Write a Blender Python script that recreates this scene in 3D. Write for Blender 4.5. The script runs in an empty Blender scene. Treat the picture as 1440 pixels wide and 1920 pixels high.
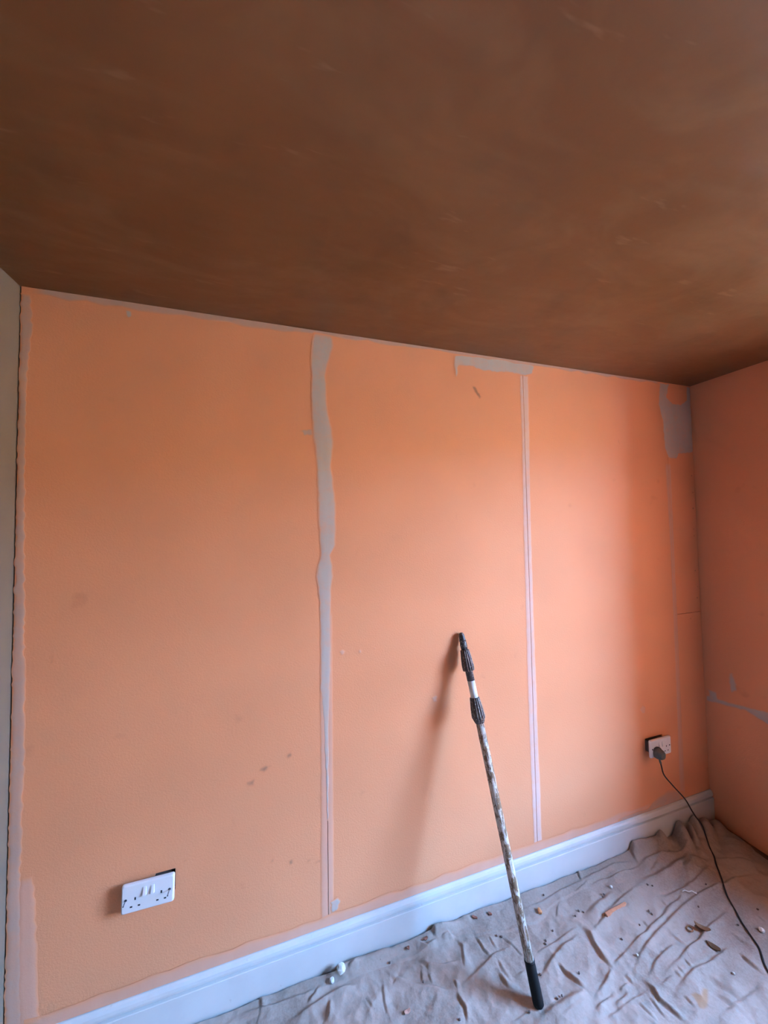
import bpy, bmesh, math, random
import numpy as np
from mathutils import Vector, Matrix

# ------------------------------------------------------------------ camera
scene = bpy.context.scene
COL = scene.collection
W, H, DEPTH = 3.038, 2.4, 4.2        # room: wall at y=0, camera side is y<0

CAM = (0.75683, -1.35716, 1.63339)
YAW, PITCH, ROLL, FPX = 0.304984, 0.0371316, -0.0159701, 655.32
cam_data = bpy.data.cameras.new('camera')
cam_data.sensor_fit = 'HORIZONTAL'
cam_data.sensor_width = 36.0
cam_data.lens = FPX / 1440.0 * 36.0
cam_data.clip_start = 0.02
cam = bpy.data.objects.new('camera', cam_data)
COL.objects.link(cam)
_f = Vector((math.sin(YAW) * math.cos(PITCH), math.cos(YAW) * math.cos(PITCH), math.sin(PITCH)))
_r = Vector((math.cos(YAW), -math.sin(YAW), 0))
_u = _r.cross(_f)
_c, _s = math.cos(ROLL), math.sin(ROLL)
_r2, _u2 = _c * _r + _s * _u, -_s * _r + _c * _u
_m = Matrix((_r2, _u2, -_f)).transposed().to_4x4()
_m.translation = Vector(CAM)
cam.matrix_world = _m
scene.camera = cam

# ------------------------------------------------------------------ daylight and exposure
world = bpy.data.worlds.new('overcast_sky')
scene.world = world
world.use_nodes = True
_bg = world.node_tree.nodes['Background']
_bg.inputs['Color'].default_value = (0.295, 0.55, 1.03, 1)
_bg.inputs['Strength'].default_value = 13.6

# deep window bay in the right wall (out of the frame, beside the camera)
WY0, WY1, WZ0, WZ1, WT = -2.15, -0.82, 0.60, 2.27, 0.80
portal_data = bpy.data.lights.new('window_portal', 'AREA')
portal_data.shape = 'RECTANGLE'
portal_data.size = WY1 - WY0
portal_data.size_y = WZ1 - WZ0
portal_data.cycles.is_portal = True
portal = bpy.data.objects.new('window_portal', portal_data)
portal.location = (W + WT - 0.12, (WY0 + WY1) / 2, (WZ0 + WZ1) / 2)
portal.rotation_euler = (math.pi / 2, 0, math.pi / 2)   # faces -x, into the room
COL.objects.link(portal)

sun_data = bpy.data.lights.new('sun', 'SUN')          # low warm sun on the houses across the street; it does not reach this window
sun_data.energy = 9.5
sun_data.color = (1.0, 0.66, 0.24)
sun_data.angle = math.radians(0.53)
sun = bpy.data.objects.new('sun', sun_data)
sun.rotation_euler = Vector((0.80, 0.25, -0.50)).to_track_quat('-Z', 'Y').to_euler()
COL.objects.link(sun)

vs = scene.view_settings
vs.view_transform = 'Standard'
vs.look = 'None'
vs.gamma = 1.0
vs.use_curve_mapping = False
vs.exposure = 3.38
scene.cycles.use_denoising = True
scene.cycles.use_adaptive_sampling = True
scene.cycles.adaptive_threshold = 0.03
scene.cycles.diffuse_bounces = 4
scene.cycles.max_bounces = 8
scene.cycles.sample_clamp_indirect = 10.0

rnd = random.Random(7)
nrng = np.random.default_rng(11)


# ------------------------------------------------------------------ helpers
def tag(o, label=None, cat=None, group=None, kind=None):
    if label: o['label'] = label
    if cat: o['category'] = cat
    if group: o['group'] = group
    if kind: o['kind'] = kind
    return o


def link(name, mesh, mat=None, parent=None, smooth=False):
    o = bpy.data.objects.new(name, mesh)
    COL.objects.link(o)
    if mat: mesh.materials.append(mat)
    if parent: o.parent = parent
    if smooth:
        mesh.polygons.foreach_set('use_smooth', [True] * len(mesh.polygons))
    return o


def from_bm(name, bm, mat=None, parent=None, smooth=False):
    me = bpy.data.meshes.new(name)
    bm.normal_update()
    bm.to_mesh(me)
    bm.free()
    return link(name, me, mat, parent, smooth)


def empty(name, loc=(0, 0, 0), rot=None):
    o = bpy.data.objects.new(name, None)
    o.empty_display_size = 0.05
    o.location = loc
    if rot is not None:
        o.rotation_mode = 'QUATERNION'
        o.rotation_quaternion = rot
    COL.objects.link(o)
    return o


def add_box(bm, x0, x1, y0, y1, z0, z1):
    v = [bm.verts.new(p) for p in ((x0, y0, z0), (x1, y0, z0), (x1, y1, z0), (x0, y1, z0),
                                   (x0, y0, z1), (x1, y0, z1), (x1, y1, z1), (x0, y1, z1))]
    for f in ((0, 3, 2, 1), (4, 5, 6, 7), (0, 1, 5, 4), (1, 2, 6, 5), (2, 3, 7, 6), (3, 0, 4, 7)):
        bm.faces.new([v[i] for i in f])
    return v


def box_obj(name, b, mat, parent=None, bevel=0.0, seg=2):
    bm = bmesh.new()
    add_box(bm, *b)
    if bevel:
        bmesh.ops.bevel(bm, geom=list(bm.edges), offset=bevel, segments=seg, profile=0.5, affect='EDGES')
    return from_bm(name, bm, mat, parent, smooth=False)


def lathe(bm, prof, n=28, flute=None):
    """prof: list of (z, r); flute: (count, depth) modulates the radius"""
    rings = []
    for z, r in prof:
        ring = []
        for i in range(n):
            a = 2 * math.pi * i / n
            rr = r
            if flute and r > 1e-5:
                rr = r * (1 - flute[1] * (0.5 + 0.5 * math.cos(flute[0] * a)) ** 3)
            ring.append(bm.verts.new((rr * math.cos(a), rr * math.sin(a), z)))
        rings.append(ring)
    for a, b in zip(rings[:-1], rings[1:]):
        for i in range(n):
            bm.faces.new((a[i], a[(i + 1) % n], b[(i + 1) % n], b[i]))
    bm.faces.new(list(reversed(rings[0])))
    bm.faces.new(rings[-1])


def tube(name, pts, r, mat, parent=None, n=10, sub=6):
    """smooth tube through points (Catmull-Rom)"""
    P = [Vector(p) for p in pts]
    P = [2 * P[0] - P[1]] + P + [2 * P[-1] - P[-2]]
    path = []
    for i in range(1, len(P) - 2):
        for k in range(sub):
            t = k / sub
            a, b, c, d = P[i - 1], P[i], P[i + 1], P[i + 2]
            path.append(0.5 * ((2 * b) + (c - a) * t + (2 * a - 5 * b + 4 * c - d) * t * t + (3 * b - a - 3 * c + d) * t ** 3))
    path.append(P[-2])
    bm = bmesh.new()
    rings = []
    up = Vector((0.3, 0.2, 1)).normalized()
    for i, p in enumerate(path):
        tdir = (path[min(i + 1, len(path) - 1)] - path[max(i - 1, 0)]).normalized()
        s = tdir.cross(up)
        if s.length < 1e-3: s = tdir.cross(Vector((1, 0, 0)))
        s.normalize()
        up = s.cross(tdir).normalized()
        rings.append([bm.verts.new(p + r * (math.cos(2 * math.pi * k / n) * s + math.sin(2 * math.pi * k / n) * up)) for k in range(n)])
    for a, b in zip(rings[:-1], rings[1:]):
        for i in range(n):
            bm.faces.new((a[i], a[(i + 1) % n], b[(i + 1) % n], b[i]))
    bm.faces.new(list(reversed(rings[0])))
    bm.faces.new(rings[-1])
    bmesh.ops.recalc_face_normals(bm, faces=bm.faces)
    return from_bm(name, bm, mat, parent, smooth=True)


# ------------------------------------------------------------------ materials
class NT:
    def __init__(s, name):
        s.m = bpy.data.materials.new(name)
        s.m.use_nodes = True
        s.t = s.m.node_tree
        s.b = s.t.nodes['Principled BSDF']
        s.tc = s.t.nodes.new('ShaderNodeNewGeometry').outputs['Position']

    def n(s, typ, **kw):
        nd = s.t.nodes.new(typ)
        for k, v in kw.items(): setattr(nd, k, v)
        return nd

    def l(s, a, b): s.t.links.new(a, b)

    def noise(s, scale, detail=4, rough=0.55, vec=None, dist=0.0, stretch=None):
        nd = s.n('ShaderNodeTexNoise')
        nd.inputs['Scale'].default_value = scale
        nd.inputs['Detail'].default_value = detail
        nd.inputs['Roughness'].default_value = rough
        nd.inputs['Distortion'].default_value = dist
        v = vec or s.tc
        if stretch:
            mp = s.n('ShaderNodeMapping')
            mp.inputs['Scale'].default_value = stretch[0]
            mp.inputs['Rotation'].default_value = stretch[1]
            s.l(v, mp.inputs['Vector'])
            v = mp.outputs['Vector']
        s.l(v, nd.inputs['Vector'])
        return nd.outputs['Fac']

    def ramp(s, fac, a, b, smooth=True):
        nd = s.n('ShaderNodeMapRange', interpolation_type='SMOOTHSTEP' if smooth else 'LINEAR')
        nd.inputs['From Min'].default_value = a
        nd.inputs['From Max'].default_value = b
        s.l(fac, nd.inputs['Value'])
        return nd.outputs['Result']

    def math(s, op, a, b):
        nd = s.n('ShaderNodeMath', operation=op)
        for i, v in enumerate((a, b)):
            if isinstance(v, (int, float)): nd.inputs[i].default_value = v
            else: s.l(v, nd.inputs[i])
        return nd.outputs[0]

    def mix(s, fac, a, b, mode='MIX'):
        nd = s.n('ShaderNodeMix', data_type='RGBA', blend_type=mode)
        if isinstance(fac, (int, float)): nd.inputs['Factor'].default_value = fac
        else: s.l(fac, nd.inputs['Factor'])
        for key, v in (('A', a), ('B', b)):
            sock = [i for i in nd.inputs if i.name == key and i.type == 'RGBA'][0]
            if isinstance(v, tuple): sock.default_value = v + (1,)
            else: s.l(v, sock)
        return [o for o in nd.outputs if o.type == 'RGBA'][0]

    def attr(s, name):
        nd = s.n('ShaderNodeAttribute', attribute_name=name)
        return nd.outputs['Fac']

    def bump(s, h, strength=0.3, dist=0.002):
        nd = s.n('ShaderNodeBump')
        nd.inputs['Strength'].default_value = strength
        nd.inputs['Distance'].default_value = dist
        s.l(h, nd.inputs['Height'])
        if s.b.inputs['Normal'].links:
            s.l(s.b.inputs['Normal'].links[0].from_socket, nd.inputs['Normal'])
        s.l(nd.outputs['Normal'], s.b.inputs['Normal'])

    def done(s, col, rough=0.6, spec=0.5, metal=0.0):
        if isinstance(col, tuple): s.b.inputs['Base Color'].default_value = col + (1,)
        else: s.l(col, s.b.inputs['Base Color'])
        if isinstance(rough, (int, float)): s.b.inputs['Roughness'].default_value = rough
        else: s.l(rough, s.b.inputs['Roughness'])
        s.b.inputs['Specular IOR Level'].default_value = spec
        s.b.inputs['Metallic'].default_value = metal
        return s.m


PAINT = (0.81, 0.348, 0.177)


def paint(nt):
    a = nt.ramp(nt.noise(2.2, 1), 0.35, 0.7)
    c = nt.mix(a, tuple(v * 0.94 for v in PAINT), PAINT)
    s = nt.ramp(nt.noise(9, 2, 0.65), 0.66, 0.8)                      # faint handling marks
    return nt.mix(nt.math('MULTIPLY', s, 0.22), c, (0.42, 0.17, 0.08))


def stipple(nt):
    nt.bump(nt.noise(150, 1, 0.7), 0.30, 0.0018)


def mat_paint():
    nt = NT('orange_wall_paint')
    c = paint(nt)
    stipple(nt)
    return nt.done(c, 0.62, 0.35)


def mat_over(name, col, strength, noise_lo=0.25, noise_hi=0.6, rough=0.75, scale=25):
    """filler or sanded band that feathers out into the orange paint (attribute 'cover')"""
    nt = NT(name)
    base = paint(nt)
    cov = nt.attr('cover')
    nz = nt.ramp(nt.noise(scale, 4, 0.6), noise_lo, noise_hi)
    k = nt.math('MULTIPLY', nt.math('MULTIPLY', cov, nt.math('ADD', 0.7, nt.math('MULTIPLY', nz, 0.3))), strength)
    var = nt.mix(nt.noise(14, 4, 0.6, stretch=((1, 1, 0.15), (0, 0, 0))), tuple(v * 0.85 for v in col), tuple(min(1, v * 1.12) for v in col))
    nt.bump(nt.noise(170, 3, 0.6), 0.14, 0.0014)
    return nt.done(nt.mix(k, base, var), rough, 0.3)


def mat_simple(name, col, rough=0.6, spec=0.5, metal=0.0, var=0.12, scale=30, bump=0.0):
    nt = NT(name)
    c = nt.mix(nt.noise(scale, 2), tuple(v * (1 - var) for v in col), tuple(min(1, v * (1 + var)) for v in col))
    if bump: nt.bump(nt.noise(scale * 4, 3), bump, 0.002)
    return nt.done(c, rough, spec, metal)


def mat_ceiling():
    nt = NT('brown_plaster')
    big = nt.ramp(nt.noise(1.1, 2, 0.55), 0.3, 0.7)
    c = nt.mix(big, (0.135, 0.050, 0.0155), (0.178, 0.070, 0.026))
    arc = nt.ramp(nt.noise(2.2, 3, 0.6, dist=1.6, stretch=((1.0, 2.2, 1), (0, 0, 0.5))), 0.45, 0.75)
    c = nt.mix(nt.math('MULTIPLY', arc, 0.22), c, (0.27, 0.145, 0.07))
    mk = nt.ramp(nt.noise(9, 3, 0.7, stretch=((0.5, 2.6, 1), (0, 0, 0.75))), 0.64, 0.74)   # pale trowel strokes
    c = nt.mix(nt.math('MULTIPLY', mk, 0.35), c, (0.28, 0.15, 0.085))
    blot = nt.ramp(nt.noise(6, 2, 0.6), 0.55, 0.75)
    c = nt.mix(nt.math('MULTIPLY', blot, 0.35), c, (0.10, 0.042, 0.018))
    st = nt.noise(3.5, 2, 0.6, stretch=((1, 3.5, 1), (0, 0, 0.9)))
    nt.bump(st, 0.22, 0.012)
    nt.bump(nt.noise(22, 2, 0.65), 0.12, 0.006)
    return nt.done(c, 0.40, 0.5)


def mat_cloth():
    nt = NT('drop_cloth_linen')
    c = nt.mix(nt.ramp(nt.noise(3.0, 1), 0.3, 0.7), (0.265, 0.215, 0.185), (0.36, 0.30, 0.265))
    s = nt.ramp(nt.noise(14, 3, 0.65), 0.6, 0.78)
    c = nt.mix(nt.math('MULTIPLY', s, 0.45), c, (0.19, 0.13, 0.105))
    d = nt.ramp(nt.noise(75, 2, 0.5), 0.72, 0.77)
    c = nt.mix(nt.math('MULTIPLY', d, 0.5), c, (0.16, 0.10, 0.09))
    f = nt.noise(130, 2, 0.7)
    c = nt.mix(nt.math('MULTIPLY', nt.ramp(f, 0.35, 0.65), 0.35), c, (0.40, 0.34, 0.31))
    st = nt.attr('stain')
    c = nt.mix(st, c, (0.36, 0.21, 0.12))
    nt.bump(nt.noise(420, 0), 0.25, 0.001)
    nt.bump(nt.noise(38, 2, 0.6), 0.45, 0.006)
    return nt.done(c, 0.9, 0.15)


def mat_skirting():
    nt = NT('white_gloss_paint')
    c = nt.mix(nt.ramp(nt.noise(6, 4), 0.3, 0.7), (0.57, 0.58, 0.585), (0.63, 0.635, 0.635))
    sp = nt.ramp(nt.noise(55, 3, 0.6), 0.68, 0.74)
    c = nt.mix(nt.math('MULTIPLY', sp, 0.35), c, (0.45, 0.38, 0.36))
    nt.bump(nt.noise(30, 3, stretch=((0.3, 1, 1), (0, 0, 0))), 0.08, 0.003)
    return nt.done(c, 0.38, 0.5)


def mat_pole(name, lo, hi, thr):
    nt = NT(name)
    tc = nt.n('ShaderNodeTexCoord').outputs['Object']
    a = nt.ramp(nt.noise(70, 4, 0.65, vec=tc, dist=0.8, stretch=((1, 1, 0.35), (0, 0, 0))), thr, thr + 0.08)
    c = nt.mix(a, lo, hi)
    e = nt.ramp(nt.noise(160, 3, 0.6, vec=tc), 0.6, 0.68)
    c = nt.mix(nt.math('MULTIPLY', e, 0.6), c, (0.78, 0.76, 0.74))
    nt.bump(a, 0.25, 0.0012)
    return nt.done(c, 0.42, 0.5)


M_PAINT = mat_paint()
M_FILL = mat_over('grey_filler', (0.50, 0.445, 0.405), 0.95)
M_PINK = mat_over('pale_pink_tape', (0.71, 0.52, 0.47), 0.80)
M_BAND = mat_over('sanded_edge_band', (0.62, 0.42, 0.36), 0.55, 0.2, 0.75, scale=8)
M_GREYB = mat_over('grey_edge_filler', (0.44, 0.36, 0.32), 0.75, 0.3, 0.65, scale=18)
M_SCUFF = mat_over('dark_scuff', (0.24, 0.13, 0.09), 0.75, 0.2, 0.7)
M_CEIL = mat_ceiling()
M_CLOTH = mat_cloth()
M_SKIRT = mat_skirting()
M_LEFT = mat_simple('grey_bare_plaster', (0.20, 0.155, 0.115), 0.85, 0.3, var=0.10, scale=4, bump=0.1)
M_REAR = mat_simple('orange_rear_paint', PAINT, 0.7, 0.3, var=0.06, scale=3)
M_BLOCK = mat_simple('dark_blockwork', (0.10, 0.07, 0.05), 0.9, 0.2, var=0.3, scale=12, bump=0.3)
M_BOARDS = mat_simple('dark_floorboard', (0.13, 0.075, 0.045), 0.65, 0.4, var=0.35, scale=9)
M_WHITE = mat_simple('white_plastic', (0.72, 0.73, 0.76), 0.35, 0.5, var=0.03)
M_DARK = mat_simple('dark_slot', (0.02, 0.02, 0.025), 0.7, 0.3)
M_STEEL = mat_simple('galvanised_box', (0.16, 0.13, 0.12), 0.5, 0.5, metal=0.4)
M_SCREW = mat_simple('dull_screw', (0.12, 0.12, 0.15), 0.4, 0.5, metal=0.6)
M_RUBBER = mat_simple('black_rubber', (0.006, 0.006, 0.007), 0.65, 0.25, var=0.4, scale=80)
M_CABLE = mat_simple('black_cable', (0.02, 0.018, 0.02), 0.5, 0.4)
M_PLUG = mat_simple('dusty_grey_plug', (0.13, 0.125, 0.115), 0.6, 0.4, var=0.35, scale=70)
M_COLLAR = mat_pole('paint_crusted_collar', (0.085, 0.06, 0.055), (0.20, 0.16, 0.145), 0.52)
M_TUBE = mat_pole('paint_flecked_tube', (0.19, 0.115, 0.065), (0.55, 0.50, 0.45), 0.475)
M_TIP = mat_pole('grimy_tip', (0.055, 0.04, 0.038), (0.15, 0.12, 0.115), 0.5)
M_SLEEVE = mat_simple('white_sleeve', (0.72, 0.73, 0.72), 0.3, 0.5, var=0.03)
M_WOOD = mat_simple('split_wood', (0.52, 0.23, 0.13), 0.7, 0.3, var=0.3, scale=60)
M_LEAF = mat_simple('dark_brown_flake', (0.10, 0.045, 0.02), 0.75, 0.3, var=0.4, scale=90)
M_CURL = mat_simple('tan_scrap', (0.20, 0.10, 0.05), 0.8, 0.3, var=0.4, scale=90)
M_FOAM = mat_simple('orange_chip', (0.62, 0.28, 0.13), 0.8, 0.3, var=0.2, scale=90)
M_PAPER = mat_simple('white_paper', (0.60, 0.60, 0.58), 0.8, 0.3, var=0.05, scale=60)
M_CRUMB = mat_simple('dark_crumb', (0.13, 0.085, 0.075), 0.85, 0.2, var=0.5, scale=90)
M_FLAKE = mat_simple('red_brown_flake', (0.24, 0.10, 0.07), 0.8, 0.2, var=0.4, scale=90)
M_PINKF = mat_simple('pinkish_flake', (0.50, 0.30, 0.24), 0.8, 0.2, var=0.3, scale=90)
M_FRAME = mat_simple('white_window_paint', (0.78, 0.78, 0.77), 0.4, 0.5, var=0.03)
M_GROUND = mat_simple('tarmac', (0.30, 0.21, 0.11), 0.9, 0.2, var=0.2, scale=2)
M_BRICK = mat_simple('far_brick', (0.50, 0.30, 0.12), 0.9, 0.2, var=0.2, scale=3)
_g = NT('window_glass')
_tr = _g.n('ShaderNodeBsdfTransparent')
_tr.inputs['Color'].default_value = (0.95, 0.97, 0.97, 1)
_gl = _g.n('ShaderNodeBsdfGlossy')
_gl.inputs['Roughness'].default_value = 0.02
_mx = _g.n('ShaderNodeMixShader')
_mx.inputs['Fac'].default_value = 0.06
_g.l(_tr.outputs[0], _mx.inputs[1]); _g.l(_gl.outputs[0], _mx.inputs[2])
_g.l(_mx.outputs[0], _g.t.nodes['Material Output'].inputs['Surface'])
M_GLASS = _g.m

# ------------------------------------------------------------------ room shell
CAV = 0.045                                   # cavity between the block wall and its lining boards
PT = 0.0125                                   # board thickness
wall_back = tag(box_obj('wall_back', (-0.2, W + 0.3, CAV, CAV + 0.2, -0.1, H + 0.1), M_BLOCK),
                'orange painted lined wall facing the camera with two grey filled board joints', 'wall', kind='structure')
wall_left = tag(box_obj('wall_left', (-0.2, 0.0, -DEPTH, CAV, -0.1, H + 0.1), M_LEFT),
                'bare grey wall at the left edge', 'wall', kind='structure')
wall_rear = tag(box_obj('wall_rear', (-0.2, W + WT, -DEPTH - 0.2, -DEPTH, -0.1, H + 0.1), M_REAR),
                'orange wall behind the camera', 'wall', kind='structure')

# right wall: window opening and a small raw hole near the corner
HY0, HY1, HZ0, HZ1 = -0.052, -0.018, 0.670, 0.699
bm = bmesh.new()
ys = [-DEPTH, WY0, WY1, HY0, HY1, CAV]
zs = sorted([-0.1, HZ0, HZ1, WZ0, WZ1, H + 0.1])
for a, b in zip(ys[:-1], ys[1:]):
    for c, d in zip(zs[:-1], zs[1:]):
        if a >= WY0 - 1e-6 and b <= WY1 + 1e-6 and c >= WZ0 - 1e-6 and d <= WZ1 + 1e-6: continue
        hole = abs(a - HY0) < 1e-6 and abs(c - HZ0) < 1e-6
        add_box(bm, W + (0.04 if hole else 0), W + WT, a, b, c, d)
wall_right = tag(from_bm('wall_right', bm, M_PAINT),
                 'orange painted side wall at the right edge, in shade', 'wall', kind='structure')

bm = bmesh.new()
nx, ny = 60, 66
grid = [[bm.verts.new((-0.2 + (W + 0.5) * i / nx, -DEPTH - 0.1 + (DEPTH + 0.3) * j / ny,
                       H + (0.0028 * math.sin(i * 0.9 + 1.3 * math.sin(j * 0.35)) * math.cos(j * 0.6) if 4 < i < nx - 7 and j < ny - 5 else 0)))
         for j in range(ny + 1)] for i in range(nx + 1)]
for i in range(nx):
    for j in range(ny):
        bm.faces.new((grid[i][j], grid[i][j + 1], grid[i + 1][j + 1], grid[i + 1][j]))
add_box(bm, -0.2, W + WT, -DEPTH - 0.1, 0.2, H + 0.06, H + 0.16)
ceiling = tag(from_bm('ceiling', bm, M_CEIL, smooth=True), 'dark brown trowelled plaster ceiling', 'ceiling', kind='structure')

floor = empty('floor')
tag(floor, 'dark timber floor showing in the gap beside the right wall', 'floor', kind='structure')
n_board = 22
bw = (W + 0.002) / n_board
bme = None
for i in range(n_board):
    if bme is None:
        o = box_obj('floorboard', (0, bw - 0.003, -DEPTH, 0, -0.022, 0.0), M_BOARDS, floor, 0.0015, 1)
        bme = o.data
    else:
        o = bpy.data.objects.new('floorboard', bme)
        COL.objects.link(o)
        o.parent = floor
    o.location.x = i * bw
o = box_obj('subfloor', (-0.1, W + 0.1, -DEPTH, CAV, -0.10, -0.023), M_BLOCK, floor)

# window in the right wall (daylight source, outside the frame)
win = empty('window_1', (W + WT - 0.05, (WY0 + WY1) / 2, WZ0))
tag(win, 'white framed sash window in the right wall', 'window', kind='structure')
ww, wh = (WY1 - WY0) / 2, WZ1 - WZ0
bm = bmesh.new()
for b in ((-0.03, 0.03, -ww, -ww + 0.05, 0, wh), (-0.03, 0.03, ww - 0.05, ww, 0, wh),
          (-0.03, 0.03, -ww, ww, 0, 0.06), (-0.03, 0.03, -ww, ww, wh - 0.05, wh)):
    add_box(bm, *b)
from_bm('window_frame', bm, M_FRAME, win)
box_obj('meeting_rail', (-0.02, 0.02, -ww + 0.05, ww - 0.05, wh * 0.52, wh * 0.52 + 0.035), M_FRAME, win)
for a, b in ((0.06, wh * 0.52), (wh * 0.52 + 0.035, wh - 0.05)):
    box_obj('pane', (-0.002, 0.002, -ww + 0.05, ww - 0.05, a, b), M_GLASS, win)
box_obj('window_sill', (-0.22, -0.03, -ww, ww, 0.0, 0.03), M_FRAME, win, 0.006)

# outdoors seen by the window only
tag(box_obj('ground_outside', (W + WT, W + 60, -40, 38, -0.8, -0.6), M_GROUND), 'street surface outside the window', 'ground', kind='structure')
OPP_X, OPP_H = W + 14.8, 3.7
tag(box_obj('wall_opposite', (OPP_X, OPP_X + 6, -40, 38, -0.6, OPP_H), M_BRICK), 'brick terrace across the street outside the window', 'wall', kind='structure')

# ------------------------------------------------------------------ lining boards on the back wall
SEAM1, SEAM2, SEAM3, ZJ = 0.9435, 1.8845, 2.832, 1.122
G = 0.0011


def board(x0, x1, z0, z1, holes=()):
    bm = bmesh.new()
    xs = sorted({x0, x1, *[h[0] for h in holes], *[h[1] for h in holes]})
    zz = sorted({z0, z1, *[h[2] for h in holes], *[h[3] for h in holes]})
    for a, b in zip(xs[:-1], xs[1:]):
        for c, d in zip(zz[:-1], zz[1:]):
            if any(a >= h[0] - 1e-6 and b <= h[1] + 1e-6 and c >= h[2] - 1e-6 and d <= h[3] + 1e-6 for h in holes): continue
            add_box(bm, a, b, 0.0, PT, c, d)
    return from_bm('wall_panel', bm, M_PAINT, wall_back)


SL = (0.3698, 0.4723)      # left socket centre (x, z)
SR = (2.632, 0.480)        # right socket centre
board(0.004, SEAM1 - G, 0.0, H, [(SL[0] - 0.045, SL[0] + 0.012, SL[1] - 0.03, SL[1] + 0.030), (SL[0] + 0.012, SL[0] + 0.071, SL[1] - 0.03, SL[1] + 0.037)])
board(SEAM1 + G, SEAM2 - G, 0.0, H)
board(SEAM2 + G, SEAM3 - G, 0.0, H, [(SR[0] - 0.062, SR[0] + 0.06, SR[1] - 0.032, SR[1] + 0.034)])
board(SEAM3 + G, W - 0.003, 0.0, ZJ - G)
board(SEAM3 + G, W - 0.003, ZJ + G, H)


# ------------------------------------------------------------------ fillers, tapes and marks on the wall
def vnoise(n, amp, step):
    k = max(2, int(n / step) + 2)
    v = nrng.uniform(-1, 1, k)
    return amp * np.interp(np.arange(n), np.linspace(0, n - 1, k), v)


def strip(name, rows, mat, label=None, seam=None, h=0.0010, jit=0.002, dz=0.010, soft=0.14, base=0.0003):
    """vertical strip on the wall y=0; rows of (z, x_left, x_right); seam leaves a hairline gap"""
    rows = sorted(rows)
    z = np.arange(rows[0][0], rows[-1][0] + dz * 0.5, dz)
    xl = np.interp(z, [r[0] for r in rows], [r[1] for r in rows]) + vnoise(len(z), jit, 2)
    xr = np.interp(z, [r[0] for r in rows], [r[2] for r in rows]) + vnoise(len(z), jit, 2)
    xr = np.maximum(xr, xl + 0.003)
    us = [0, soft, 0.35, 0.5, 0.65, 1 - soft, 1]
    cv = [0, 0.9, 1, 1, 1, 0.9, 0]
    V, F, Cc = [], [], []

    def sheet(us, cv, lo, hi):
        o = len(V)
        for i in range(len(z)):
            for u, c in zip(us, cv):
                endf = min(1.0, min(i, len(z) - 1 - i) / 1.5)
                c2 = c * endf
                V.append((lo[i] + u * (hi[i] - lo[i]), -base - h * c2, z[i])); Cc.append(c2)
        m = len(us)
        for i in range(len(z) - 1):
            for j in range(m - 1):
                a = o + i * m + j
                F.append((a, a + 1, a + m + 1, a + m))
    if seam is None:
        sheet(us, cv, xl, xr)
    else:
        s0 = np.full(len(z), seam - G) + vnoise(len(z), 0.0004, 3)
        sheet([0, 0.25, 0.6, 1], [0, 0.9, 1, 1], xl, s0)
        sheet([0, 0.4, 0.75, 1], [1, 1, 0.9, 0], s0 + 2 * G, xr)
    me = bpy.data.meshes.new(name)
    me.from_pydata(V, [], F)
    at = me.attributes.new('cover', 'FLOAT', 'POINT')
    at.data.foreach_set('value', Cc)
    o = link(name, me, mat, wall_back, True)
    if label: o['label'] = label
    return o


def poly_sdf(P, X, Y):
    """signed distance, positive inside"""
    P = np.asarray(P, float)
    d = np.full(X.shape, 1e9)
    ins = np.zeros(X.shape, bool)
    for (x0, y0), (x1, y1) in zip(P, np.roll(P, -1, 0)):
        ex, ey = x1 - x0, y1 - y0
        t = np.clip(((X - x0) * ex + (Y - y0) * ey) / (ex * ex + ey * ey + 1e-12), 0, 1)
        d = np.minimum(d, np.hypot(X - x0 - t * ex, Y - y0 - t * ey))
        c = ((y0 > Y) != (y1 > Y)) & (X < (x1 - x0) * (Y - y0) / (y1 - y0 + 1e-12) + x0)
        ins ^= c
    return np.where(ins, d, -d)


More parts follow.
